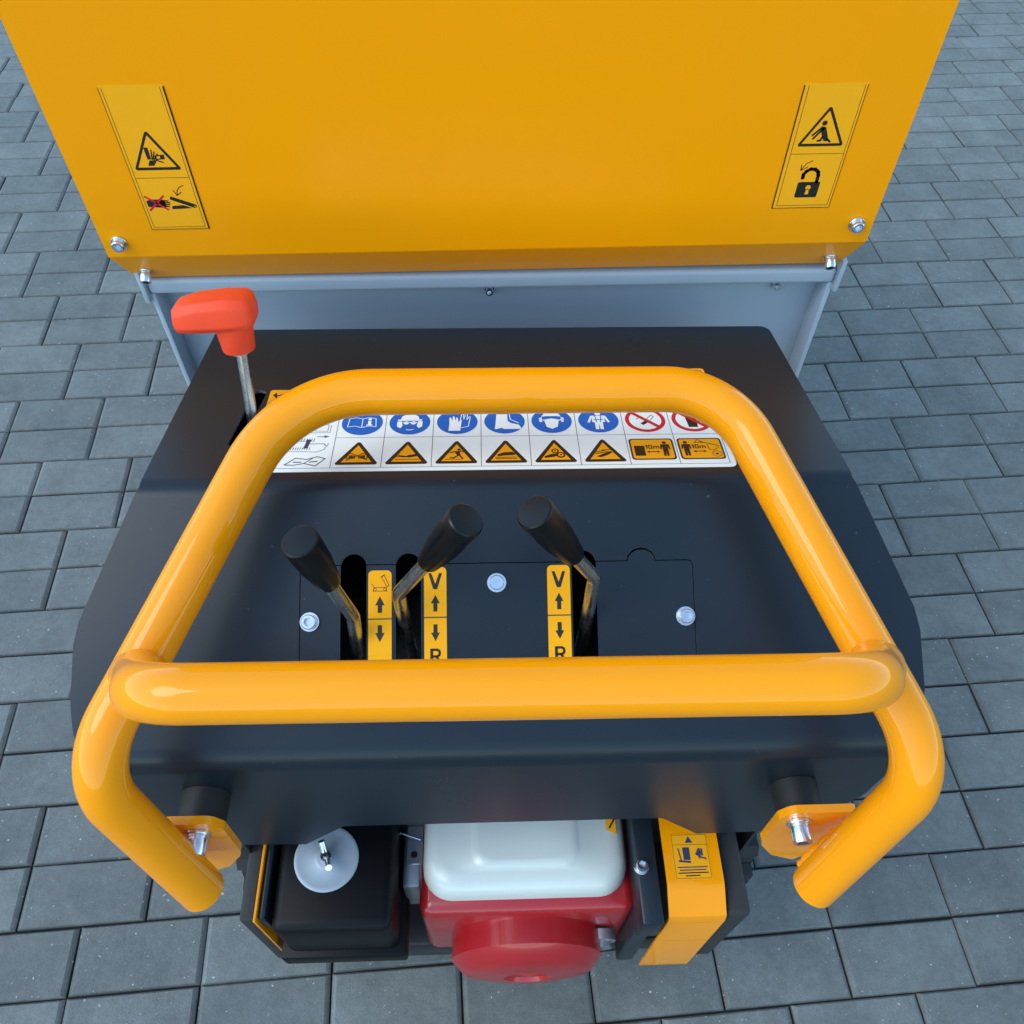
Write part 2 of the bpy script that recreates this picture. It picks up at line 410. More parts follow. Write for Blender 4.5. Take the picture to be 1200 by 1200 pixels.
HULL = [(60, 150), (-40, -30), (1200, -30), (1066, 150), (990, 310), (935, 440), (1085, 750), (1090, 900), (960, 1010), (860, 1080), (840, 1200), (330, 1200), (300, 1080), (230, 1000), (100, 900), (85, 740), (225, 455), (165, 330)]
def inside(p, poly):
    c = False
    for i in range(len(poly)):
        (x1, y1), (x2, y2) = poly[i - 1], poly[i]
        if (y1 > p[1]) != (y2 > p[1]) and p[0] < (x2 - x1) * (p[1] - y1) / (y2 - y1) + x1: c = not c
    return c
cells = []
for pair in range(-9, 32):
    for half in range(2):
        l = pair * 2 + half + .5
        off = .0 if (pair % 2 == 1) else .5          # pair 6..8 (index 3) has whole-number joints
        for k in range(-31, 23):
            u = k + .5 + off; x, y = pav_xy(u, l); px = to_px((x, y, 0))
            vis = px is not None and -50 < px[0] < 1250 and -40 < px[1] < 1240 and not inside(px, HULL)
            d = (V((x, y, 0)) - CAM).length
            cells.append((0 if vis else 1, d, x, y, random.uniform(-.0012, .0004), random.gauss(0, .0035), random.gauss(0, .005), random.gauss(0, .0025)))
cells.sort(key=lambda c: c[:2])
mv, mf = [], []
for i, (vis, d, x, y, dz, rx, ry, rz) in enumerate(cells):
    mw = M.Translation((x + random.gauss(0, .0004), y + random.gauss(0, .0004), dz)) @ Euler((rx, ry, PAV_ROT + rz)).to_matrix().to_4x4()
    if i < 298 and vis == 0:
        o = bpy.data.objects.new('paver', pme); o.parent = bed; o.matrix_parent_inverse = PW[bed.name].inverted(); COL.objects.link(o); o.matrix_basis = mw
    else:
        b = len(mv); mv += [mw @ V(v) for v in pv]; mf += [[j + b for j in f] for f in pf]
o = mesh_obj('far_pavers', mv, mf, 'paver_concrete_far', bed); prop(o, kind='stuff')

# ================================================================== DUMPER
root = bpy.data.objects.new('tracked_dumper', None); root.location = (0, .9, 0); PW['tracked_dumper'] = M.Translation((0, .9, 0)); COL.objects.link(root)
root.empty_display_size = .1
prop(root, 'yellow tracked mini dumper with dark control console and tubular guard rail on grey pavers', 'dumper')

# ---- skip (tipping body), leaning one degree
SX = M.Translation((0, .8, .9165)) @ M.Rotation(R(-1.1), 4, 'Y') @ M.Translation((0, -.8, -.9165))
def skip_shell():
    cx, hw, t = -.005, .419, .004
    ins = .012
    prof = [(.800, 1.32), (.800, .9165), (.831, .866), (1.70, .866), (1.86, 1.32)]      # rear panel, chamfer, floor, front
    bm = bmesh.new(); rows = []
    r_b = .004
    P2 = []
    for i, p in enumerate(prof):
        if 0 < i < len(prof) - 1:
            a, b, c = V(prof[i - 1]), V(p), V(prof[i + 1]); d1, d2_ = (a - b).normalized(), (c - b).normalized(); ang = d1.angle(d2_); tl = r_b / math.tan(ang / 2)
            pp, q = b + d1 * tl, b + d2_ * tl; ctr = b + (d1 + d2_).normalized() * (r_b / math.sin(ang / 2)); e1, e2 = pp - ctr, q - ctr; tot = e1.angle(e2)
            for k in range(7):
                s_ = k / 6; P2.append(ctr + (e1 * math.sin((1 - s_) * tot) + e2 * math.sin(s_ * tot)) / math.sin(tot))
        else: P2.append(V(p))
    out = []
    for i, p in enumerate(P2):
        a = P2[max(i - 1, 0)]; b = P2[min(i + 1, len(P2) - 1)]; d = (b - a).normalized(); nrm = V((-d.y, d.x))      # inward (up/forward) side
        out.append((p, p + nrm * t))
    def width(z): return hw - (0 if z > .93 else (.93 - z) * .14)
    A = []
    for (p, q) in out:
        wd = width(p.y); A.append([bm.verts.new((cx - wd, p.x, p.y)), bm.verts.new((cx + wd, p.x, p.y)), bm.verts.new((cx + wd, q.x, q.y)), bm.verts.new((cx - wd, q.x, q.y))])
    for a, b in zip(A, A[1:]):
        for k in range(4): bm.faces.new((a[k], b[k], b[(k + 1) % 4], a[(k + 1) % 4]))
    bm.faces.new(A[0]); bm.faces.new(list(reversed(A[-1])))
    bmesh.ops.recalc_face_normals(bm, faces=bm.faces)
    return bm
skip = bm_obj('skip', skip_shell(), 'skip_paint', root, 25, SX)
prop(skip, 'yellow sheet steel tipping body')
for sx in (-1, 1):
    x0 = -.005 + sx * .419
    bm = bmesh.new(); pr = [(.8045, 1.318), (.8045, .922), (.836, .8705), (1.695, .8705), (1.853, 1.318)]
    xa, xb = (x0 - sx * .0052), (x0 - sx * .0012)
    a = [bm.verts.new((xa, y, z)) for y, z in pr]; b = [bm.verts.new((xb - sx * (0 if z > .93 else .008), y, z)) for y, z in pr]
    bm.faces.new(a); bm.faces.new(b[::-1])
    for k in range(5): bm.faces.new((a[k], b[k], b[(k + 1) % 5], a[(k + 1) % 5]))
    bmesh.ops.recalc_face_normals(bm, faces=bm.faces); bm_obj('side_wall', bm, 'skip_paint', skip, None, SX)
tube('rim', [V((-.424, .80, 1.322)), V((.414, .80, 1.322))], .012, 'skip_paint', skip, 16, xf=SX)
bolt(skip, (-.404, .7995, .9345), (0, -1, 0), 'm8low', SX); bolt(skip, (.394, .7995, .9395), (0, -1, 0), 'm8low', SX)
cn = V((0, -.855, -.519)).normalized()
for x in (-.3975, .3865):
    bolt(skip, V((x, .8205, .8836)) + cn * .0005, cn, 'm8long', SX)

def hand_label(lb):
    mm = .001
    def P(*a): return [(x * mm, y * mm) for x, y in a]
    lb.line(P((-.2, 0), (60, 0)), .0007, 'ink', 1); lb.line(P((60.2, 0), (60.2, 150)), .0017, 'ink', 1); lb.line(P((0, 0), (0, 150)), .0006, 'ink', 1)
    lb.line(P((3, 2.6), (56.8, 2.6), (56.8, 150)), .0005, 'ink', 1); lb.line(P((3, 2.6), (3, 150)), .0005, 'ink', 1)
    lb.line(P((3, 59), (56.8, 59)), .0005, 'ink', 1)
    # crush triangle
    lb.poly(rounded_poly(P((5.4, 67.5), (53, 67.5), (29.5, 109.5)), .002, 4), 'ink', 1); lb.poly(P((10.2, 70.6), (48, 70.6), (29.3, 104)), 'sticker_yellow', 2)
    lb.poly(P((21.8, 91.5), (26, 91.5), (25.6, 79), (22.0, 79)), 'ink', 3); lb.poly(P((23.5, 78), (31, 78.3), (26.5, 72.3), (20.5, 72.3)), 'ink', 3)
    lb.poly(P((29.8, 83), (39.4, 84), (39.2, 79), (29.8, 78.4)), 'ink', 3); lb.poly(P((31.6, 82), (35, 82.3), (35, 80), (31.6, 79.8)), 'sticker_yellow', 4)
    for a in (((26.5, 79), (28.5, 89)), ((27.5, 79), (31, 87)), ((28.2, 78.5), (33.5, 84.8)), ((30.5, 78), (36.5, 75.6))): lb.line(P(*a), .0013, 'ink', 3)
    # crossed hand, clamp, arrow
    lb.poly(P((5, 33.3), (9.2, 35.1), (21, 35), (24, 33.5), (24, 26.5), (20, 25.6), (5.3, 26.7)), 'ink', 1)
    for k in range(4): lb.line(P((17, 34 - k * 2.3), (28.8 - abs(k - 1.2) * 1.2, 33.2 - k * 2.1)), .0015, 'ink', 1)
    lb.line(P((5.2, 38.7), (24.8, 23.2)), .0021, 'sign_red', 2); lb.line(P((24.4, 39.1), (5.7, 22.6)), .0021, 'sign_red', 2)
    lb.poly(P((31.5, 38.4), (54.3, 28.6), (55.2, 26.8), (53.8, 24.9), (51.5, 24.9), (29.4, 35)), 'ink', 1); lb.circle((53.2 * mm, 26.6 * mm), .0006, 'sticker_yellow', 2)
    lb.poly(P((29.5, 27.3), (41.5, 28), (50, 24.4), (29, 23.6)), 'ink', 1)
    lb.line(P((47.8, 50.3), (43.4, 48.3), (40.2, 44.6), (38.6, 39.4)), .0009, 'ink', 1); lb.line(P((36.3, 45.2), (38.5, 39.2), (43.8, 42.7)), .0009, 'ink', 1)
def lock_label(lb):
    mm = .001
    def P(*a): return [(x * mm, y * mm) for x, y in a]
    lb.line(P((0, 0), (60.5, 0)), .0007, 'ink', 1); lb.line(P((-.3, 0), (-.3, 130)), .0013, 'ink', 1); lb.line(P((60.5, 0), (60.5, 130)), .0006, 'ink', 1)
    lb.line(P((4, 3), (58, 3), (58, 130)), .0005, 'ink', 1); lb.line(P((4, 3), (4, 130)), .0005, 'ink', 1); lb.line(P((4, 61), (58, 61)), .0005, 'ink', 1)
    lb.poly(rounded_poly(P((7.3, 69), (55, 69), (31, 111)), .002, 4), 'ink', 1); lb.poly(P((12, 72), (50.2, 72), (31, 105.5)), 'sticker_yellow', 2)
    lb.circle((29.5 * mm, 93 * mm), .0026, 'ink', 3)
    lb.poly(P((27, 90), (32, 89), (36, 80), (37.5, 74.5), (33.5, 74.3), (29, 82)), 'ink', 3)
    for a in (((27.5, 88), (20.5, 80.5)), ((30, 88), (22, 77)), ((31, 79), (30, 75.2), (27, 74.9)), ((36, 77), (40, 73.6))): lb.line(P(*a), .0021, 'ink', 3)
    # padlock
    lb.poly(rounded_poly(P((20, 30), (43.3, 30), (43.3, 12.2), (20, 12.2)), .0015, 3), 'ink', 1)
    sh = [(23.4, 34.6), (23.2, 38.5), (25.4, 42), (29.4, 44.4), (34, 44), (37.8, 41), (39, 37), (39, 30)]
    lb.line(P(*sh), .0038, 'ink', 1)
    for q in sh: lb.circle((q[0] * mm, q[1] * mm), .0019, 'ink', 1, 14)
    lb.circle((32 * mm, 23.6 * mm), .0027, 'sticker_yellow', 2, 20); lb.poly(P((30.8, 22), (33.2, 22), (34, 15.8), (30, 15.8)), 'sticker_yellow', 2)
    lb.line(P((28.8, 53.6), (23, 50.6), (19.2, 43.3)), .0009, 'ink', 1); lb.line(P((18.7, 49.2), (19, 43), (25.2, 46.6)), .0009, 'ink', 1)
lb = Label((-.3635, .7999, .9505), (1, 0, 0), (0, 0, 1)); hand_label(lb)
o = lb.build('warning_label', skip, [(0, 0), (.0610, 0), (.0610, .152), (0, .152)], 'sticker_yellow', SX); prop(o, 'yellow sticker with crush triangle and crossed-out hand')
lb = Label((.2965, .7999, .9612), (1, 0, 0), (0, 0, 1)); lock_label(lb)
o = lb.build('warning_label', skip, [(-.0005, 0), (.0606, 0), (.0606, .132), (-.0005, .132)], 'sticker_yellow', SX); prop(o, 'yellow sticker with open padlock')

# ---- grey subframe under the skip
FX = M.Translation((0, .82, .85)) @ M.Rotation(R(-.8), 4, 'Y') @ M.Translation((0, -.82, -.85))
fr = box('subframe', (-.406, .858, .30), (.406, .862, .850), 'grey_paint', root, .0008, 1, FX); prop(fr, 'grey painted steel frame below the tipping body')
box('top_rail', (-.4065, .8262, .8425), (.4065, .90, .8630), 'grey_paint', fr, .005, 5, FX)
for sx in (-1, 1):
    a, b = sorted((sx * .4005, sx * .4070)); box('side_flange', (a, .8275, .30), (b, .8600, .8426), 'grey_paint', fr, .0015, 2, FX)
    a, b = sorted((sx * .4066, sx * .4125)); box('rail_end_plate', (a, .821, .834), (b, .905, .8775), 'grey_paint', fr, .0012, 2, FX)
    bolt(fr, (sx * .350 if sx > 0 else -.006, .8579, .8190), (0, -1, 0), 'm6', FX)

# ---- control console: one bent sheet, unrolled coordinates (x, v) with v = 0 on the ridge
YR, ZR = .498, .8815
A_U, A_L = R(10.6), R(30.4)
YS = .283
S_CORNER = (YR - YS) / math.cos(A_L); ZC = ZR - S_CORNER * math.sin(A_L)
R1, R2 = .030, .030
T1 = R1 * math.tan((A_U + A_L) / 2); ARC1 = R1 * (A_U + A_L)
B2 = math.pi / 2 - A_L; T2 = R2 * math.tan(B2 / 2); ARC2 = R2 * B2
uL = V((-math.cos(A_L), -math.sin(A_L))); uU = V((math.cos(A_U), -math.sin(A_U)))
nL = V((-math.sin(A_L), math.cos(A_L))); nU = V((math.sin(A_U), math.cos(A_U)))
P0 = V((YR, ZR))
V1 = ARC1 / 2                       # |v| where flats start next to the ridge
LEN_L = S_CORNER - T1 - T2          # flat length of the lower plate
V2 = -(V1 + LEN_L); V3 = V2 - ARC2
def prof(v):
    """-> (Y, z), normal"""
    if v >= V1: return P0 + uU * (v - V1 + T1), nU
    if v > -V1:
        a = (v / V1) * 0 + (V1 - v) / R1; n_ = V((math.sin(A_U - a), math.cos(A_U - a)))
        ctr = P0 + uU * T1 - nU * R1; return ctr + n_ * R1, n_
    if v >= V2: return P0 + uL * (-V1 - v + T1), nL
    if v > V3:
        a = A_L + (V2 - v) / R2; n_ = V((-math.sin(a), math.cos(a))); ctr = P0 + uL * (T1 + LEN_L) - nL * R2
        return ctr + n_ * R2, n_
    return V((YS, ZC - T2 - (V3 - v))), V((-1, 0))
DS = V1 - T1                        # v of a flat point = distance from the sharp ridge + this shift (sign aware)
def v_low(s): return -(s - T1 + V1)
def v_up(s): return s - T1 + V1
def cmap(x, v, dep):
    p, n_ = prof(v); q = p - n_ * dep; return V((x, q.x, q.y))
def v_skirt(z): return V3 - (ZC - T2 - z)
half = [(.3195, v_up(.2775)), (.3285, 0), (.3765, v_low(.1215)), (.3805, v_low(.142)), (.3805, v_low(.195)), (.3770, v_low(.219)), (.369, V2 - .004), (.364, V3), (.361, v_skirt(.64)), (.330, v_skirt(.555)), (.290, v_skirt(.530)),
        (.214, v_skirt(.526)), (.166, v_skirt(.584))]
hr = [.012, 0, .022, .02, .03, .03, 0, 0, .05, .03, .02, .004, .004]
outl = rounded_poly([(x, v) for x, v in half] + [(-x, v) for x, v in reversed(half)], hr + hr[::-1], 6)
# removable control plate: seam outline
CPX0, CPX1, CT, CB = -.1815, .1735, v_low(.0755), v_low(.205)
tabc, tabr = .127, .0125
def cp_outline(g):
    pts = [(CPX0 - g, CB - g), (CPX1 + g, CB - g), (CPX1 + g, CT + g)]
    pts += [(tabc + tabr + g, CT + g)]
    for k in range(1, 8):
        t = math.pi * k / 8; pts.append((tabc + (tabr + g) * math.cos(t), CT + g + (tabr + g) * .85 * math.sin(t)))
    pts += [(tabc - tabr - g, CT + g), (CPX0 - g, CT + g)]
    rr = [.004, .004, .006] + [0] * 9 + [.002]
    return rounded_poly(pts, rr, 4)
slots = [(-.1342, .0232), (-.0850, .0226), (.0742, .0222)]
# the slots poke above the seam, so they are cut from both sheets
def slot_loop(cx, wd): return slot2d(cx, v_low(.198), v_low(.0650), wd)
def merge_hole():
    """seam outline joined with the slot tops above it: one loop for the hole in the big sheet"""
    g = .0009; base = [(CPX0 - g, CB - g), (CPX1 + g, CB - g), (CPX1 + g, CT - .004), (CPX1 + g - .0012, CT + g - .0012), (CPX1 - .004, CT + g), (tabc + tabr + g, CT + g)]
    for k in range(1, 8):
        t = math.pi * k / 8; base.append((tabc + (tabr + g) * math.cos(t), CT + g + (tabr + g) * .85 * math.sin(t)))
    base.append((tabc - tabr - g, CT + g))
    for cx, wd in sorted(slots, reverse=True):
        r = wd / 2; top = v_low(.0650); cy = top - r; dyy = CT + g - cy; a0 = math.asin(max(-1, min(1, dyy / r)))
        for k in range(11):
            t = a0 + (math.pi - 2 * a0) * k / 10; base.append((cx + r * math.cos(t), cy + r * math.sin(t)))
    base.append((CPX0 - g, CT + g)); return base
def plate_loop():
    base = [(CPX0, CB), (CPX1, CB), (CPX1, CT - .004), (CPX1 - .0012, CT - .0012), (CPX1 - .004, CT), (tabc + tabr, CT)]
    for k in range(1, 8):
        t = math.pi * k / 8; base.append((tabc + tabr * math.cos(t), CT + tabr * .85 * math.sin(t)))
    base.append((tabc - tabr, CT))
    bot = v_low(.198)
    for cx, wd in sorted(slots, reverse=True):
        r = wd / 2; top = v_low(.0650); cy = top - r; dyy = CT - cy; a0 = math.asin(max(-1, min(1, dyy / r)))
        base.append((cx + r * math.cos(a0), CT)); base.append((cx + r, cy - .0005))
        for k in range(9):
            t = -math.pi * k / 8; base.append((cx + r * math.cos(t), bot + r + r * math.sin(t)))
        base.append((cx - r, cy - .0005)); base.append((cx - r * math.cos(a0), CT))
    base.append((CPX0, CT)); return base
red_slot = rounded_poly([(-.2625, v_up(.0600)), (-.2500, v_up(.0550)), (-.2395, v_up(.1500)), (-.2530, v_up(.1560))], .0052, 6)
cuts = [V1 - ARC1 * k / 12 for k in range(13)] + [V2 - ARC2 * k / 14 for k in range(15)] + [v_up(.2), v_up(.1)]
con = sheet('console', [outl, merge_hole(), red_slot], .0035, cmap, ['anthracite', 'anthracite_edge'], root, cuts)
prop(con, 'dark anthracite bent sheet control console')
cpl = sheet('control_plate', [plate_loop()], .0035, cmap, ['anthracite', 'anthracite'], con)
nLow = V((0, nL.x, nL.y)); uUp = V((0, -uL.x, -uL.y)); nUpp = V((0, nU.x, nU.y)); fUp = V((0, uU.x, uU.y))
def low3(x, s): p = P0 + uL * s; return V((x, p.x, p.y))
def up3(x, s): p = P0 + uU * s; return V((x, p.x, p.y))
for x, s in ((-.1729, .1253), (-.0053, .0931), (.1652, .1260)): bolt(con, low3(x, s) + nLow * .0002, nLow, 'm8low')
# dark housing under the plates with a valve block and linkages
box('console_housing', (-.296, .34, .30), (.296, .344, .70), 'black_paint', con, .001, 1)
for sx in (-1, 1):
    a, b = sorted((sx * .296, sx * .300)); bm = bmesh.new()
    pr = [(.30, .32), (.30, .742), (.50, .866), (.74, .818), (.755, .80), (.755, .32)]
    va = [bm.verts.new((a, y, z)) for y, z in pr]; vb = [bm.verts.new((b, y, z)) for y, z in pr]
    bm.faces.new(va); bm.faces.new(vb[::-1])
    for k in range(6): bm.faces.new((va[k], vb[k], vb[(k + 1) % 6], va[(k + 1) % 6]))
    bmesh.ops.recalc_face_normals(bm, faces=bm.faces); bm_obj('console_cheek', bm, 'black_paint', con)
box('console_floor', (-.2955, .3445, .600), (.2955, .755, .604), 'black_paint', con, 0)
box('console_back', (-.2955, .7515, .604), (.2955, .755, .800), 'black_paint', con, 0)
box('valve_block', (-.17, .36, .64), (.12, .47, .735), 'black_paint', con, .006, 2)
for x in (-.070, .060): lathe('valve_fitting', (x, .405, .735), (0, 0, 1), [(0, .010), (.012, .010), (.0125, .007), (.022, .007), (.024, .005)], 'alu', con, 6, 30)

# ---- printed labels on the console
def strip_label(x0, x1, s0, s1, kind, text):
    cx = (x0 + x1) / 2; wd = x1 - x0; h = s1 - s0
    lb = Label(low3(x0, s1), (1, 0, 0), uUp); r = .0042
    mid = wd / 2
    if kind == 'tip':
        # little tipping dumper
        q = lambda *a: [(mid + x * .001, h - y * .001) for x, y in a]
        lb.line(q((-8, 12), (-6.8, 12.6), (-5.2, 15.5)), .0005, 'ink', 1)
        lb.line(q((-5, 15.4), (5.6, 15.4), (6.2, 18.6), (-6, 18.6)), .00045, 'ink', 1, True)
        for x in (-4.6, 4.6): lb.line([(mid + x * .001 + .0014 * math.cos(t * .7), h - .0171 + .0014 * math.sin(t * .7)) for t in range(9)], .0004, 'ink', 1, True)
        lb.line(q((1.2, 5.6), (3.6, 4.2), (8.2, 13.6), (6.2, 14.8)), .0005, 'ink', 1, True); lb.line(q((1, 6), (4.2, 4)), .0008, 'ink', 1)
        u0 = h - .0380; lb.arrow(mid, u0, h - .0232, .0085, 'ink', 1)
        y = h - .0435; lb.line([(0, y), (wd, y)], .0010, 'ink', 1)
        lb.arrow(mid, y - .0055, y - .0205, .0085, 'ink', 1)
    else:
        top = h - .0055; b = top - .0145
        lb.poly([(mid - .0062, top), (mid - .0035, top), (mid, b + .0048), (mid + .0035, top), (mid + .0062, top), (mid + .0018, b), (mid - .0018, b)], 'ink', 1)
        lb.arrow(mid, b - .0200, b - .0050, .0080, 'ink', 1)
        y = b - .0252; lb.line([(0, y), (wd, y)], .0010, 'ink', 1)
        a0 = y - .0062; lb.arrow(mid, a0, a0 - .0150, .0080, 'ink', 1)
        t = a0 - .0215                                    # R
        lb.poly([(mid - .0048, t), (mid - .0022, t), (mid - .0022, t - .0135), (mid - .0048, t - .0135)], 'ink', 1)
        rr = [(mid - .003, t - .0011), (mid + .0015, t - .0011), (mid + .0033, t - .0022), (mid + .0037, t - .004), (mid + .0033, t - .0058), (mid + .0012, t - .0070), (mid - .003, t - .0070)]
        lb.line(rr, .0022, 'ink', 1); lb.line([(mid + .0008, t - .0070), (mid + .0040, t - .0128)], .0025, 'ink', 1)
    o = lb.build('lever_label', con, rounded_poly([(0, 0), (wd, 0), (wd, h), (0, h)], r, 5), 'sticker_yellow'); prop(o, text)
strip_label(-.1209, -.1000, .0803, .182, 'tip', 'yellow strip with tipping dumper and up and down arrows')
strip_label(-.0709, -.0507, .0780, .182, 'VR', 'yellow strip with V, arrows and R beside the middle lever')
strip_label(.0405, .0612, .0780, .182, 'VR', 'yellow strip with V, arrows and R beside the right lever')

# big safety sticker on the rear plate
def safety_sticker():
    X0, X1, Sb, St = -.2340, .2235, .0165, .1185
    lb = Label(up3(0, 0), (1, 0, 0), fUp)
    c0, cw = -.1590, .0471; r0, r1, r2_ = .0218, .0684, .1145
    W_, I = 'sticker_white', 'ink_blue'
    for k in range(9):
        if True: lb.line([(c0 + cw * k, r0), (c0 + cw * k, r2_)], .00055, I, 1)
    for y in (r0, r2_): lb.line([(X0 + .005, y), (c0 + cw * 8, y)], .0005, I, 1)
    lb.line([(c0, r1), (c0 + cw * 8, r1)], .0005, I, 1)
    # left column: triangle, manual, spark plug, open book
    cx = -.181
    lb.tri((cx - .002, .0955), .022, 1); lb.line([(cx - .002, .100), (cx - .002, .107)], .0018, 'ink', 3)
    lb.line([(cx - .013, .079), (cx - .013, .090), (cx, .091), (cx + .013, .090), (cx + .013, .079), (cx, .080)], .0005, I, 1, True); lb.line([(cx, .080), (cx, .091)], .0005, I, 1)
    lb.line([(cx - .015, .077), (cx + .0155, .077), (cx + .0155, .0885)], .0005, I, 1); lb.line([(cx - .015, .077), (cx - .015, .0885)], .0005, I, 1)
    lb.arrow_h = None
    lb.line([(cx + .004, .0705), (cx + .012, .0705)], .0009, I, 1); lb.poly([(cx + .011, .0725), (cx + .016, .0705), (cx + .011, .0685)], I, 1)
    for k in range(9): lb.line([(cx - .018 + k * .0024, .0630), (cx - .0170 + k * .0024, .0675)], .0006, I, 1)
    lb.line([(cx - .018, .0630), (cx + .001, .0630)], .0005, I, 1)
    for k in range(9): lb.line([(cx - .019 + k * .0022, .0500), (cx - .0182 + k * .0022, .0535)], .0006, I, 1)
    lb.poly([(cx - .007, .052), (cx - .003, .052), (cx - .001, .066), (cx - .005, .066)], I, 1); lb.line([(cx - .003, .059), (cx + .012, .059), (cx + .014, .056)], .0009, I, 1)
    lb.line([(cx - .020, .0475), (cx - .004, .0470), (cx + .006, .0460), (cx + .013, .0500), (cx + .016, .0580), (cx + .016, .0600)], .0006, I, 1)
    lb.line([(cx - .021, .0270), (cx - .012, .0370), (cx - .001, .0350), (cx + .008, .0390), (cx + .016, .0360), (cx + .008, .0250), (cx - .003, .0290), (cx - .012, .0265)], .0011, I, 1, True)
    lb.line([(cx - .003, .029), (cx + .004, .0365)], .0009, I, 1); lb.line([(cx - .013, .031), (cx - .006, .031)], .0014, I, 1); lb.line([(cx + .002, .031), (cx + .009, .032)], .0014, I, 1)
    # blue mandatory discs
    for k in range(6):
        x = c0 + cw * (k + .5); y = .0925; lb.circle((x, y), .0213, 'sticker_white', 1); lb.circle((x, y), .0203, 'sign_blue', 2)
        q = lambda *a: [(x + px * .001, y + py * .001) for px, py in a]
        if k == 0:
            lb.line(q((-14, -7), (-13, 7), (-6, 8.5), (0, 6.5), (6, 8.5), (13, 7), (14, -7), (7, -5.5), (0, -8), (-7, -5.5)), .0008, W_, 3, True); lb.line(q((0, -8), (0, 6.5)), .0008, W_, 3)
            lb.poly(q((5.6, -3.5), (8.8, -3.5), (8.8, 3), (5.6, 3)), W_, 3); lb.circle(q((7.2, 5.6))[0], .0018, W_, 3, 14); lb.poly(q((4.2, -4.8), (10.2, -4.8), (10.2, -3.2), (4.2, -3.2)), W_, 3)
        if k == 1:
            lb.poly(q((-9.5, 4), (-8, 10), (-3, 14), (3, 14), (8, 10), (9.5, 4)), W_, 3); lb.poly(q((-12, 2.4), (12, 2.4), (12, 4.6), (-12, 4.6)), W_, 3)
            lb.poly(q((-12.5, 1.5), (-8, 1.5), (-7, -6), (-9, -10), (-12.5, -7)), W_, 3); lb.poly(q((12.5, 1.5), (8, 1.5), (7, -6), (9, -10), (12.5, -7)), W_, 3)
            lb.circle(q((-3.6, -1.2))[0], .0027, W_, 3, 16); lb.circle(q((3.6, -1.2))[0], .0027, W_, 3, 16); lb.line(q((-7, -.4), (7, -.4)), .0012, W_, 3); lb.line(q((-3, -12), (0, -13), (4, -12)), .0010, W_, 3)
        if k == 2:
            lb.poly(q((-8.5, -15), (3, -15), (4, -3), (4.5, 3), (3, 3), (1, -1), (.5, 7), (-1, 7), (-1.5, 1), (-3, 9), (-4.6, 9), (-4.8, 1), (-6.4, 7), (-8, 7), (-7.8, -4)), W_, 3)
            lb.line(q((3, 2), (4, 12), (6, 12), (6.5, 4), (8, 13), (10, 13), (9.5, 3), (12, 9), (13, 8), (11, -8), (4, -10)), .0008, W_, 3)
        if k == 3:
            lb.poly(q((-8, 12), (3, 12), (3, 1), (6, -3), (14, -6), (16, -10), (16, -13), (-1, -13), (-3, -11), (-8, -13), (-10, -13), (-9, -4)), W_, 3)
            lb.line(q((5, 13), (6, 3), (14, -3)), .0009, W_, 3)
        if k == 4:
            lb.poly(q((-10, 7), (-7, 13), (0, 15), (7, 13), (10, 7), (5, 8), (-5, 8)), W_, 3); lb.poly(q((-7.5, 2), (0, 4), (7.5, 2), (5.5, -10), (0, -13.5), (-5.5, -10)), W_, 3)
            for sx in (-1, 1): lb.line(q((sx * 6, 0), (sx * 12, 3)), .0012, W_, 3); lb.poly(q((sx * 9.5, 6), (sx * 12.5, 5), (sx * 12, -2), (sx * 9.5, -2)), W_, 3)
        if k == 5:
            lb.circle(q((0, 11.5))[0], .003, W_, 3, 16); lb.poly(q((-6, 8), (6, 8), (6.5, -3), (4, -3), (4, -15), (.7, -15), (0, -6), (-.7, -15), (-4, -15), (-4, -3), (-6.5, -3)), W_, 3)
            lb.line(q((-6.5, 7), (-10, -3)), .0024, W_, 3); lb.line(q((6.5, 7), (10, -3)), .0024, W_, 3); lb.line(q((-3, 8), (-2, -3)), .0009, 'sign_blue', 4); lb.line(q((3, 8), (2, -3)), .0009, 'sign_blue', 4); lb.line(q((-4.5, 1), (4.5, 1)), .0011, 'sign_blue', 4)
    # red prohibitions
    for k in (6, 7):
        x = c0 + cw * (k + .5); y = .0925; q = lambda *a: [(x + px * .001, y + py * .001) for px, py in a]
        lb.circle((x, y), .0203, 'sign_red', 1); lb.circle((x, y), .0162, 'sticker_white', 2)
        if k == 6:
            lb.poly(q((-3, -9), (5, -2), (2.5, 1), (-5.5, -6)), 'ink', 3); lb.line(q((5, -1), (9, 5), (7, 8), (2, 2)), .0007, 'ink', 3); lb.line(q((-9, 1), (-5, 5), (-6, 9)), .0007, 'ink', 3)
        else:
            lb.poly(q((-7, 13), (5, 13), (4, -13), (-5, -13)), 'ink', 3)
            for t in (7, 10): lb.line(q((t, -8), (t, 8)), .0005, 'ink', 3)
            for t in (-3, 2): lb.line(q((5, t), (13, t)), .0005, 'ink', 3)
        lb.line(q((-11.5, 11.5), (11.5, -11.5)), .0040, 'sign_red', 4)
    # warning triangles
    for k in range(6):
        x = c0 + cw * (k + .5); y = .0262; lb.tri((x, y), .0425, 1); q = lambda *a: [(x + px * .001, y + py * .001) for px, py in a]
        if k == 0:
            lb.line(q((-10, 9), (-9, 15), (-2, 12.5), (-2, 9.5)), .0009, 'ink', 3, True); lb.line(q((10, 9), (9, 15), (2, 12.5), (2, 9.5)), .0009, 'ink', 3, True)
            lb.poly(q((-8, 10), (-7.5, 13.5), (-3, 12), (-3, 10.4)), 'ink', 3); lb.poly(q((8, 10), (7.5, 13.5), (3, 12), (3, 10.4)), 'ink', 3)
            lb.line(q((-9, 19), (10, 6.5)), .0011, 'ink', 3); lb.line(q((9, 19), (-10, 6.5)), .0011, 'ink', 3)
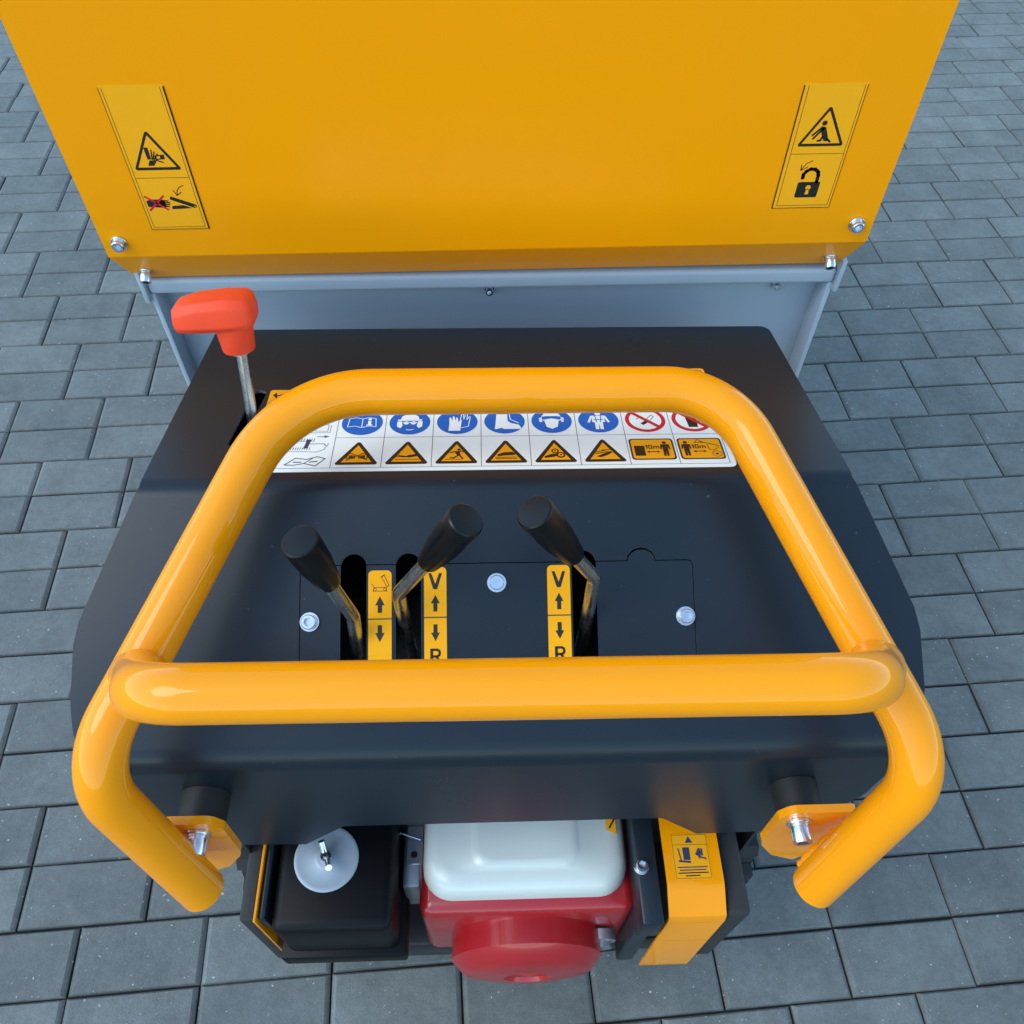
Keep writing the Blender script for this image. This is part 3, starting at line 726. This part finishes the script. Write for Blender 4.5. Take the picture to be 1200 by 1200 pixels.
        if k == 1:
            lb.poly(q((0, 13), (10, 15.5), (11, 12), (2, 9.5)), 'ink', 3); lb.line(q((-11, 15), (-6, 12.5), (1, 11)), .0013, 'ink', 3); lb.line(q((-10, 11), (-4, 11), (1, 10.5)), .0011, 'ink', 3); lb.line(q((-11, 6.8), (12, 6.8)), .0008, 'ink', 3)
        if k == 2:
            lb.circle(q((2.4, 21))[0], .0017, 'ink', 3, 14); lb.poly(q((-2, 18), (2.5, 19), (4, 12), (1, 11)), 'ink', 3)
            for a in (((2, 18), (8, 18)), ((-1, 18), (-6, 16.5)), ((1.5, 12), (-3, 8), (-6, 9)), ((3, 12), (6, 7))): lb.line(q(*a), .0016, 'ink', 3)
            lb.line(q((-10, 6.2), (5, 6.2)), .0008, 'ink', 3)
        if k == 3:
            lb.poly(q((-8, 13), (-2, 16), (6, 16.5), (9, 14), (8, 11.5), (-1, 11), (-8, 10)), 'ink', 3); lb.line(q((-10, 8.4), (10, 8.4)), .0010, 'ink', 3); lb.line(q((-10, 6.2), (10, 6.2)), .0010, 'ink', 3)
        if k == 4:
            lb.poly(q((-11, 9), (-4, 12.5), (1, 13), (3, 10.5), (-2, 8), (-10, 6.5)), 'ink', 3)
            for cxx, cyy, rr in ((5.2, 11, 4.4), (0, 17, 3.6)):
                lb.circle(q((cxx, cyy))[0], rr * .001, 'ink', 3, 20); lb.circle(q((cxx, cyy))[0], rr * .0006, 'sticker_yellow', 4, 16); lb.circle(q((cxx, cyy))[0], rr * .00025, 'ink', 5, 12)
        if k == 5:
            lb.poly(q((-8, 8), (-3, 11), (6, 16), (8, 14), (2, 9.5), (-4, 6.5)), 'ink', 3)
            for a in (((-9, 12), (3, 15)), ((-2, 17.5), (6, 18.5)), ((-8, 14.5), (1, 17.2))): lb.line(q(*a), .0011, 'ink', 3)
    # ten metre panels
    def digits(q, ox, oy):
        lb.line(q((ox, oy), (ox, oy + 5.4)), .0013, 'ink', 3); lb.line(q((ox - 1.3, oy + 4.2), (ox, oy + 5.4)), .0009, 'ink', 3)
        lb.line(q((ox + 2, oy), (ox + 4.6, oy), (ox + 4.6, oy + 5.4), (ox + 2, oy + 5.4)), .0011, 'ink', 3, True)
        lb.line(q((ox + 6.4, oy), (ox + 6.4, oy + 3.6)), .0011, 'ink', 3); lb.line(q((ox + 6.4, oy + 3.2), (ox + 9, oy + 3.6), (ox + 9, oy)), .0010, 'ink', 3); lb.line(q((ox + 9, oy + 3.4), (ox + 11.4, oy + 3.2), (ox + 11.4, oy)), .0010, 'ink', 3)
        lb.line(q((ox + 1, oy - 5), (ox + 9.6, oy - 5)), .0010, 'ink', 3)
        lb.poly(q((ox + 1.6, oy - 3.2), (ox - 1.2, oy - 5), (ox + 1.6, oy - 6.8)), 'ink', 3); lb.poly(q((ox + 9, oy - 3.2), (ox + 11.8, oy - 5), (ox + 9, oy - 6.8)), 'ink', 3)
    def person(q, ox):
        lb.circle(q((ox, 9.6))[0], .0021, 'ink', 3, 14)
        lb.poly(q((ox - 4, 7), (ox + 4, 7), (ox + 5, -.5), (ox + 3.4, -.5), (ox + 2.6, 4), (ox + 2.6, -11), (ox + .4, -11), (ox, -3), (ox - .4, -11), (ox - 2.6, -11), (ox - 2.6, 4), (ox - 3.4, -.5), (ox - 5, -.5)), 'ink', 3)
    for k in (6, 7):
        x = c0 + cw * (k + .5); y = .0448; q = lambda *a: [(x + px * .001, y + py * .001) for px, py in a]
        lb.rrect(x - .0215, y - .0165, x + .0215, y + .0165, .0035, 'ink', 1); lb.rrect(x - .0198, y - .0148, x + .0198, y + .0148, .0028, 'sticker_yellow', 2)
        if k == 6:
            lb.poly(q((-17.5, -10.5), (-7.5, -10.5), (-7.5, 5), (-17.5, 5)), 'ink', 3); digits(q, -5, 0.5); person(q, 12.5)
        else:
            person(q, -14); digits(q, -7, 0.5)
            lb.line(q((-5, 9), (-1, 14), (4, 9)), .0006, 'ink', 3, True); lb.line(q((0, 11), (18, 4)), .0008, 'ink', 3)
            lb.line(q((7, 6), (8, -2), (12, -3), (18, 2)), .0006, 'ink', 3)
            lb.line([(x + .014 + .0045 * math.cos(t * .6), y - .0085 + .0042 * math.sin(t * .6)) for t in range(11)], .0006, 'ink', 3); lb.circle((x + .014, y - .0085), .0015, 'ink', 3, 12)
    o = lb.build('safety_label', con, rounded_poly([(X0, Sb), (X1, Sb), (X1, St), (X0, St)], .006, 5), 'sticker_white'); prop(o, 'white sticker with blue, red and yellow safety pictograms')
    # yellow strip above it and the small yellow label at the red lever
    lb = Label(up3(0, 0), (1, 0, 0), fUp)
    lb.line([(-.075, .1275), (.2215, .1275), (.2215, .1835), (-.075, .1835)], .0006, 'ink', 1, True)
    o = lb.build('safety_label', con, rounded_poly([(-.078, .1245), (.2250, .1245), (.2250, .1868), (-.078, .1868)], .004, 5), 'sticker_yellow'); prop(o, 'yellow header strip above the white safety sticker')
    lb = Label(up3(0, 0), (1, 0, 0), fUp)
    lb.line([(-.229, .1410), (-.222, .1440), (-.213, .1450)], .0016, 'ink', 1); lb.poly([(-.2325, .1430), (-.2270, .1360), (-.2290, .1475)], 'ink', 1)
    o = lb.build('lever_label', con, rounded_poly([(-.2360, .1215), (-.1900, .1215), (-.1900, .1525), (-.2360, .1525)], .003, 5), 'sticker_yellow'); prop(o, 'small yellow label at the red lever slot')
safety_sticker()

# ---- guard rail of round tube
gr_path = [(0, .534, .961), (.190, .534, .961), (.3265, .2370, .8510), (.2830, .2010, .655)]
TR = .020
left = [V((-x, y, z)) for x, y, z in reversed(gr_path)]
full = left[:-1] + [V(p) for p in gr_path[1:]]
full = [p + V((.006 if p.y > .4 else (.006 if p.x < 0 else .001), (.006 if p.x < 0 else -.006) if p.y < .4 else 0, 0)) for p in full]
path = resample(fillet_path(full, [.072, .110, .080, .072], 20), .02)
rail = tube('guard_rail', path, TR, 'tube_paint', root, 32); prop(rail, 'bright yellow bent tube guard rail around the console')
bp_ = [(-.2880, .3140, .8730), (-.2410, .251, .9660), (.2395, .245, .9730), (.2925, .3035, .8810)]
bpath = resample(fillet_path(bp_, [.046, .046], 18), .004)
def flare(path, r):
    acc = [0.0]
    for a_, b_ in zip(path, path[1:]): acc.append(acc[-1] + (b_ - a_).length)
    out = []
    for d_ in acc:
        e_ = min(d_, acc[-1] - d_); k = max(0.0, min(1.0, (.034 - e_) / .016)); out.append(r + .0016 * k * k)
    return out
bar = tube('hand_bar', bpath, flare(bpath, .0202), 'tube_paint', rail, 36)
# mounting brackets, rubber mounts
for sx, dz in ((-1, .006), (1, -.006)):
    bpoly = [(.318, .722), (.258, .722), (.2500, .706), (.2505, .640), (.2540, .626), (.272, .592), (.300, .572), (.312, .600)]
    lp = rounded_poly([(sx * x, z + dz) for x, z in bpoly], [.004, .012, .010, .010, .004, .004, .003, .004], 5)
    br = sheet('mount_bracket', [lp], .0075, lambda x, v, d: V((x, .2425 + d, v)), ['tube_paint'], rail)
    lathe('rubber_mount', (sx * .2785, .2502, .683 + dz), (0, 1, 0), [(0, .0205), (.001, .0216), (.0295, .0222), (.0325, .0222)], 'rubber', rail, 40)
    bolt(rail, (-.2740 if sx < 0 else .2700, .2424, .698 + dz), (0, -1, -.02), 'm12')
    # weld seam between bracket and tube
    pts = [V((sx * .3125, .2350, .712 + dz)), V((sx * .305, .233, .680 + dz)), V((sx * .2965, .2285, .645 + dz)), V((sx * .291, .224, .622 + dz))]
    bm = bmesh.new(); pp = resample(pts, .006); sweep_bm(bm, pp, [.0055 + .0012 * math.sin(i * 2.1) for i in range(len(pp))], 8, True); bm_obj('weld_bead', bm, 'tube_paint', rail, 60)

# ---- three black knobbed levers
def lever(cap, base, elbow, foot, text):
    cap, base, elbow, foot = V(cap), V(base), V(elbow), V(foot)
    rod = tube('lever', fillet_path([cap.lerp(base, .6), elbow, foot], .022, 10), .0060, 'steel', root, 20); prop(rod, text)
    ax = (cap - base); L = ax.length; ax.normalize()
    lathe('lever_knob', base, ax, [(0, .0060), (0, .0088), (.0015, .0096), (.010, .0108), (.030, .0136), (.050, .0146), (L - .003, .0146), (L - .001, .0142), (L, .0132), (L + .0005, .006), (L + .0006, 0)], 'knob_plastic', rod, 40, 30)
lever((-.153, .371, .969), (-.1405, .375, .905), (-.1300, .379, .845), (-.1350, .372, .720), 'steel lever with black knob left of the tipping arrow strip')
lever((-.0290, .380, .980), (-.0615, .3855, .9165), (-.0905, .392, .860), (-.0860, .392, .720), 'steel lever with black knob leaning over the middle strip')
lever((.0210, .383, .985), (.0560, .3865, .9210), (.0770, .391, .881), (.0745, .391, .720), 'steel lever with black knob at the right strip')

# ---- red T-handle lever
rb, rtp = V((-.2490, .585, .800)), V((-.2468, .629, .925))
red = tube('brake_lever', [rb, rtp + (rtp - rb).normalized() * .02], .0056, 'steel', root, 20); prop(red, 'steel rod with red T-shaped handle')
def red_handle():
    bm = bmesh.new()
    # loft along local x: cross sections (x, half depth, z low, z high)
    secs = [(-.0392, .0150, .002, .0185), (-.0375, .0190, .000, .0225), (-.0340, .0215, -.0010, .0250), (-.016, .0238, -.0015, .0290), (.012, .0245, -.002, .0305), (.0300, .0235, -.001, .0295), (.0350, .0205, .001, .0265), (.0370, .0165, .004, .0225)]
    rings = []
    for x, hd, z0, z1 in secs:
        c = rounded_poly([(-hd, z0 + .006), (-hd * .72, z0), (hd * .72, z0), (hd, z0 + .006), (hd, z1 - .0075), (hd * .74, z1), (-hd * .74, z1), (-hd, z1 - .0075)], .0035, 4)
        rings.append([bm.verts.new((x, a, b)) for a, b in c])
    for a, b in zip(rings, rings[1:]):
        n = len(a)
        for k in range(n): bm.faces.new((a[k], b[k], b[(k + 1) % n], a[(k + 1) % n]))
    bm.faces.new(rings[0]); bm.faces.new(rings[-1][::-1])
    n = 24; nk = []
    for z, r in ((-.0275, .0150), (-.0255, .0160), (-.008, .0178), (.004, .0185)):
        nk.append([bm.verts.new((.0135 + r * math.cos(2 * math.pi * k / n), r * math.sin(2 * math.pi * k / n), z)) for k in range(n)])
    for a, b in zip(nk, nk[1:]):
        for k in range(n): bm.faces.new((a[k], a[(k + 1) % n], b[(k + 1) % n], b[k]))
    bm.faces.new(nk[0][::-1]); bm.faces.new(nk[-1])
    bmesh.ops.recalc_face_normals(bm, faces=bm.faces); return bm
up_ = (rtp - rb).normalized(); up_ = (up_ + V((-.06, -.02, 0))).normalized()
xh = V((1, .06, 0)); xh = (xh - up_ * xh.dot(up_)).normalized(); yh = up_.cross(xh)
HX = (M((xh, yh, up_)).transposed() * .95).to_4x4(); HX.translation = V((-.2590, .6268, .9590))
bm_obj('lever_handle', red_handle(), 'red_plastic', red, 50, HX)
lathe('collar', HX @ V((.0135, 0, -.0300)), up_, [(0, .0098), (.003, .0098)], 'zinc', red, 24)

# ---- engine under the console
eng = box('engine', (-.10, .235, .20), (.16, .52, .40), 'engine_red', root, .015, 3); prop(eng, 'small petrol engine with white tank and red shroud')
def tank():
    bm = bmesh.new(); cx, cy = .0275, .375
    def ring(hx, hy, r, z, dx=0, dy=0): return [bm.verts.new((cx + dx + x, cy + dy + y, z)) for x, y in rounded_poly([(-hx, -hy), (hx, -hy), (hx, hy), (-hx, hy)], r, 7)]
    rs = [ring(.112, .115, .03, .345), ring(.122, .124, .034, .350), ring(.124, .126, .035, .378), ring(.128, .130, .037, .380), ring(.128, .130, .037, .385), ring(.1235, .1255, .036, .387), ring(.1225, .1245, .036, .412),
          ring(.1200, .122, .036, .421), ring(.116, .118, .035, .4275), ring(.110, .112, .034, .4310), ring(.100, .103, .03, .4330), ring(.0665, .0990, .022, .4345), ring(.0635, .0970, .021, .4362), ring(.0590, .0935, .02, .4385), ring(.054, .089, .02, .4392), ring(.02, .05, .01, .4400)]
    for a, b in zip(rs, rs[1:]):
        n = len(a)
        for k in range(n): bm.faces.new((a[k], a[(k + 1) % n], b[(k + 1) % n], b[k]))
    bm.faces.new(rs[-1]); bm.faces.new(rs[0][::-1]); return bm
bm_obj('fuel_tank', tank(), 'tank_white', eng, 40)
lb = Label((.1265, .312, .4340), (1, 0, 0), (0, 1, 0)); lb.line([(.004, .008), (.012, .02)], .002, 'ink', 1); lb.build('tank_label', eng, [(0, .006), (.012, 0), (.012, .03), (0, .03)], 'sign_yellow' if 'sign_yellow' in MATS else 'sticker_yellow')
af = box('air_filter', (-.262, .212, .33), (-.126, .375, .447), 'filter_black', eng, .012, 3)
box('filter_base', (-.270, .205, .30), (-.118, .38, .335), 'filter_black', eng, .004, 2)
fc = V((-.2050, .289, .4475)); fa = V((.06, -.03, 1)).normalized()
lathe('filter_disc', fc - fa * .001, fa, [(0, .0365), (.0030, .0372), (.0042, .0364), (.0046, .0350), (.0044, .0320), (.0044, .0150), (.0056, .0120), (.0060, .0095), (.0060, 0)], 'zinc_satin', eng, 44)
bm = bmesh.new()
nk = 14
sweep_bm(bm, [fc + fa * .005, fc + fa * .0135], .0062, 14)
for s_ in (-1, 1):
    d_ = V((.35, -.93, 0)) * s_; p0 = fc + fa * .009
    sweep_bm(bm, [p0 + d_ * .003, p0 + d_ * .009 + fa * .005, p0 + d_ * .0160 + fa * .011], [.0042, .0036, .0040], 10)
sweep_bm(bm, [fc + fa * .013, fc + fa * .019], .0028, 10)
bm_obj('wing_nut', bm, 'zinc', eng, 45)
box('carburettor', (-.122, .27, .30), (-.100, .42, .385), 'alu', eng, .004, 2)
box('control_bracket', (-.118, .295, .386), (-.097, .345, .392), 'alu', eng, .001, 1)
lathe('bracket_screw', (-.108, .306, .392), (0, 0, 1), [(0, .004), (.003, .004)], 'black_paint', eng, 12)
tube('throttle_rod', [V((-.126, .330, .402)), V((-.100, .322, .400))], .0014, 'zinc', eng, 8)
# recoil starter housing towards the operator
lathe('recoil_starter', (.03, .236, .285), (0, -1, 0), [(0, .095), (.030, .095), (.045, .080), (.050, .055), (.052, .030), (.047, .026), (.047, 0)], 'engine_red', eng, 44)
lathe('muffler_cap', (.125, .232, .30), (0, -1, 0), [(0, .018), (.012, .018), (.013, .012), (.020, .012)], 'alu', eng, 20)

# ---- engine bay sides: black rail with bolt, yellow cover with label
bay = box('engine_rail', (.1535, .205, .40), (.1780, .60, .462), 'anthracite', root, .003, 2)
bolt(bay, (.1590, .2665, .4622), (0, 0, 1), 'm8')
box('rail_post', (.1545, .215, .20), (.177, .255, .399), 'anthracite', bay, .002, 1)
def cover():
    bm = bmesh.new(); pr = [(.60, .470), (.248, .470), (.2430, .4690), (.238, .4668), (.214, .4550), (.211, .445), (.208, .20)]; t = .003; n = len(pr)
    a = [bm.verts.new((.1850, y, z)) for y, z in pr]; b = [bm.verts.new((.2500, y, z)) for y, z in pr]
    c = [bm.verts.new((.1850, y + t * .9, z - t)) for y, z in pr]; d = [bm.verts.new((.2500, y + t * .9, z - t)) for y, z in pr]
    for k in range(n - 1):
        bm.faces.new((a[k], a[k + 1], b[k + 1], b[k])); bm.faces.new((c[k], d[k], d[k + 1], c[k + 1])); bm.faces.new((a[k], c[k], c[k + 1], a[k + 1])); bm.faces.new((b[k], b[k + 1], d[k + 1], d[k]))
    bm.faces.new((a[0], b[0], d[0], c[0])); bm.faces.new((a[-1], c[-1], d[-1], b[-1]))
    bmesh.ops.recalc_face_normals(bm, faces=bm.faces); return bm
cov = bm_obj('side_cover', cover(), 'tube_paint', root, 30); prop(cov, 'yellow sheet cover beside the engine with a small sticker')
lb = Label((.1965, .2505, .4700), (1, 0, 0), (0, 1, 0)); G = 'ink_blue'
lb.line([(0, 0), (.040, 0), (.040, .048), (0, .048)], .0004, 'ink', 1, True); lb.line([(0, .037), (.040, .037)], .0004, 'ink', 1)
lb.poly([(.015, .039), (.024, .039), (.0195, .0465)], G, 1)
lb.poly([(.011, .020), (.019, .020), (.019, .034), (.011, .034)], G, 1); lb.poly([(.005, .018), (.019, .0165), (.019, .019), (.005, .020)], G, 1); lb.line([(.006, .033), (.008, .020)], .0015, G, 1)
lb.poly([(.025, .026), (.029, .033), (.031, .033), (.032, .028), (.030, .020), (.028, .024)], G, 1); lb.line([(.031, .023), (.037, .021)], .0018, G, 1); lb.line([(.033, .032), (.033, .025)], .0022, G, 1)
for k in range(4): lb.line([(.003 + .002 * (k % 2) + (.006 if k == 3 else 0), .012 - k * .0031), (.037 - .002 * (k % 2) - (.008 if k == 3 else 0), .0123 - k * .0031)], .0013, G if k < 2 else 'ink', 1)
lb.build('cover_label', cov, [(-.001, -.001), (.041, -.001), (.041, .049), (-.001, .049)], 'sticker_yellow')
box('rubber_apron', (.2512, .215, .22), (.2800, .60, .452), 'track_rubber', cov, .006, 3)
lc = box('side_panel', (-.2795, .222, .20), (-.2770, .60, .452), 'tube_paint', root, .0006, 1); prop(lc, 'thin yellow side sheet left of the air filter')
box('rubber_apron', (-.2990, .226, .22), (-.2802, .60, .440), 'track_rubber', lc, .004, 3)
box('cable_conduit', (-.2765, .226, .40), (-.2680, .60, .446), 'anthracite', lc, .003, 2)

# ---- chassis and rubber tracks
ch = box('chassis', (-.30, .24, .13), (.30, 1.75, .199), 'black_paint', root, .006, 2); prop(ch, 'black chassis carrying engine and tracks')
box('deck', (-.285, .86, .199), (.285, 1.70, .24), 'black_paint', ch, .004, 1)
for sx in (-1, 1):
    for y in (.95, 1.60): a, b = sorted((sx * .20, sx * .26)); box('skip_support', (a, y, .24), (b, y + .06, .872), 'grey_paint', ch, .003, 1)
def track(sx):
    x0, x1 = sorted((sx * .302, sx * .372)); y0, y1, z0, z1, t = .34, 1.72, .002, .272, .022
    bm = bmesh.new(); outer = rounded_poly([(y0, z0 + .018), (y1, z0 + .018), (y1, z1), (y0, z1)], .118, 12); inner = rounded_poly([(y0 + t, z0 + t + .018), (y1 - t, z0 + t + .018), (y1 - t, z1 - t), (y0 + t, z1 - t)], .098, 12)
    n = len(outer); Q = [[bm.verts.new((x, *p)) for p in lp] for x in (x0, x1) for lp in (outer, inner)]
    for a, b in ((Q[0], Q[2]), (Q[3], Q[1]), (Q[1], Q[0]), (Q[2], Q[3])):
        for k in range(n): bm.faces.new((a[k], a[(k + 1) % n], b[(k + 1) % n], b[k]))
    bmesh.ops.recalc_face_normals(bm, faces=bm.faces); tr = bm_obj('track', bm, 'track_rubber', root, 40); prop(tr, 'black rubber crawler track')
    # lugs along the belt
    bm = bmesh.new(); per = []
    for k in range(n):
        a, b = V(outer[k]), V(outer[(k + 1) % n]); m_ = max(1, int((b - a).length / .004))
        for j in range(m_): per.append((a.lerp(b, j / m_), (b - a).normalized()))
    acc = 0; last = None
    for p, d in per:
        if last is not None and (p - last).length < .055: continue
        last = p; nn = V((d.y, -d.x)); q = [p - d * .014, p + d * .014, p + d * .009 + nn * .016, p - d * .009 + nn * .016]
        A = [bm.verts.new((x0 + .001, *c)) for c in q]; B = [bm.verts.new((x1 - .001, *c)) for c in q]
        bm.faces.new(A); bm.faces.new(B[::-1])
        for k in range(4): bm.faces.new((A[k], B[k], B[(k + 1) % 4], A[(k + 1) % 4]))
    bmesh.ops.recalc_face_normals(bm, faces=bm.faces); bm_obj('tread', bm, 'track_rubber', tr)
    for y in (.46, .75, 1.03, 1.31, 1.60):
        rr = .096 if y in (.46, 1.60) else .060; z = .145 if rr > .09 else .104
        a, b = sorted((sx * .299, sx * .364)); lathe('roller', (a, y, z), (1, 0, 0), [(0, rr * .3), (0, rr), (.064, rr), (.064, rr * .3)], 'black_paint', tr, 24)
track(-1); track(1)
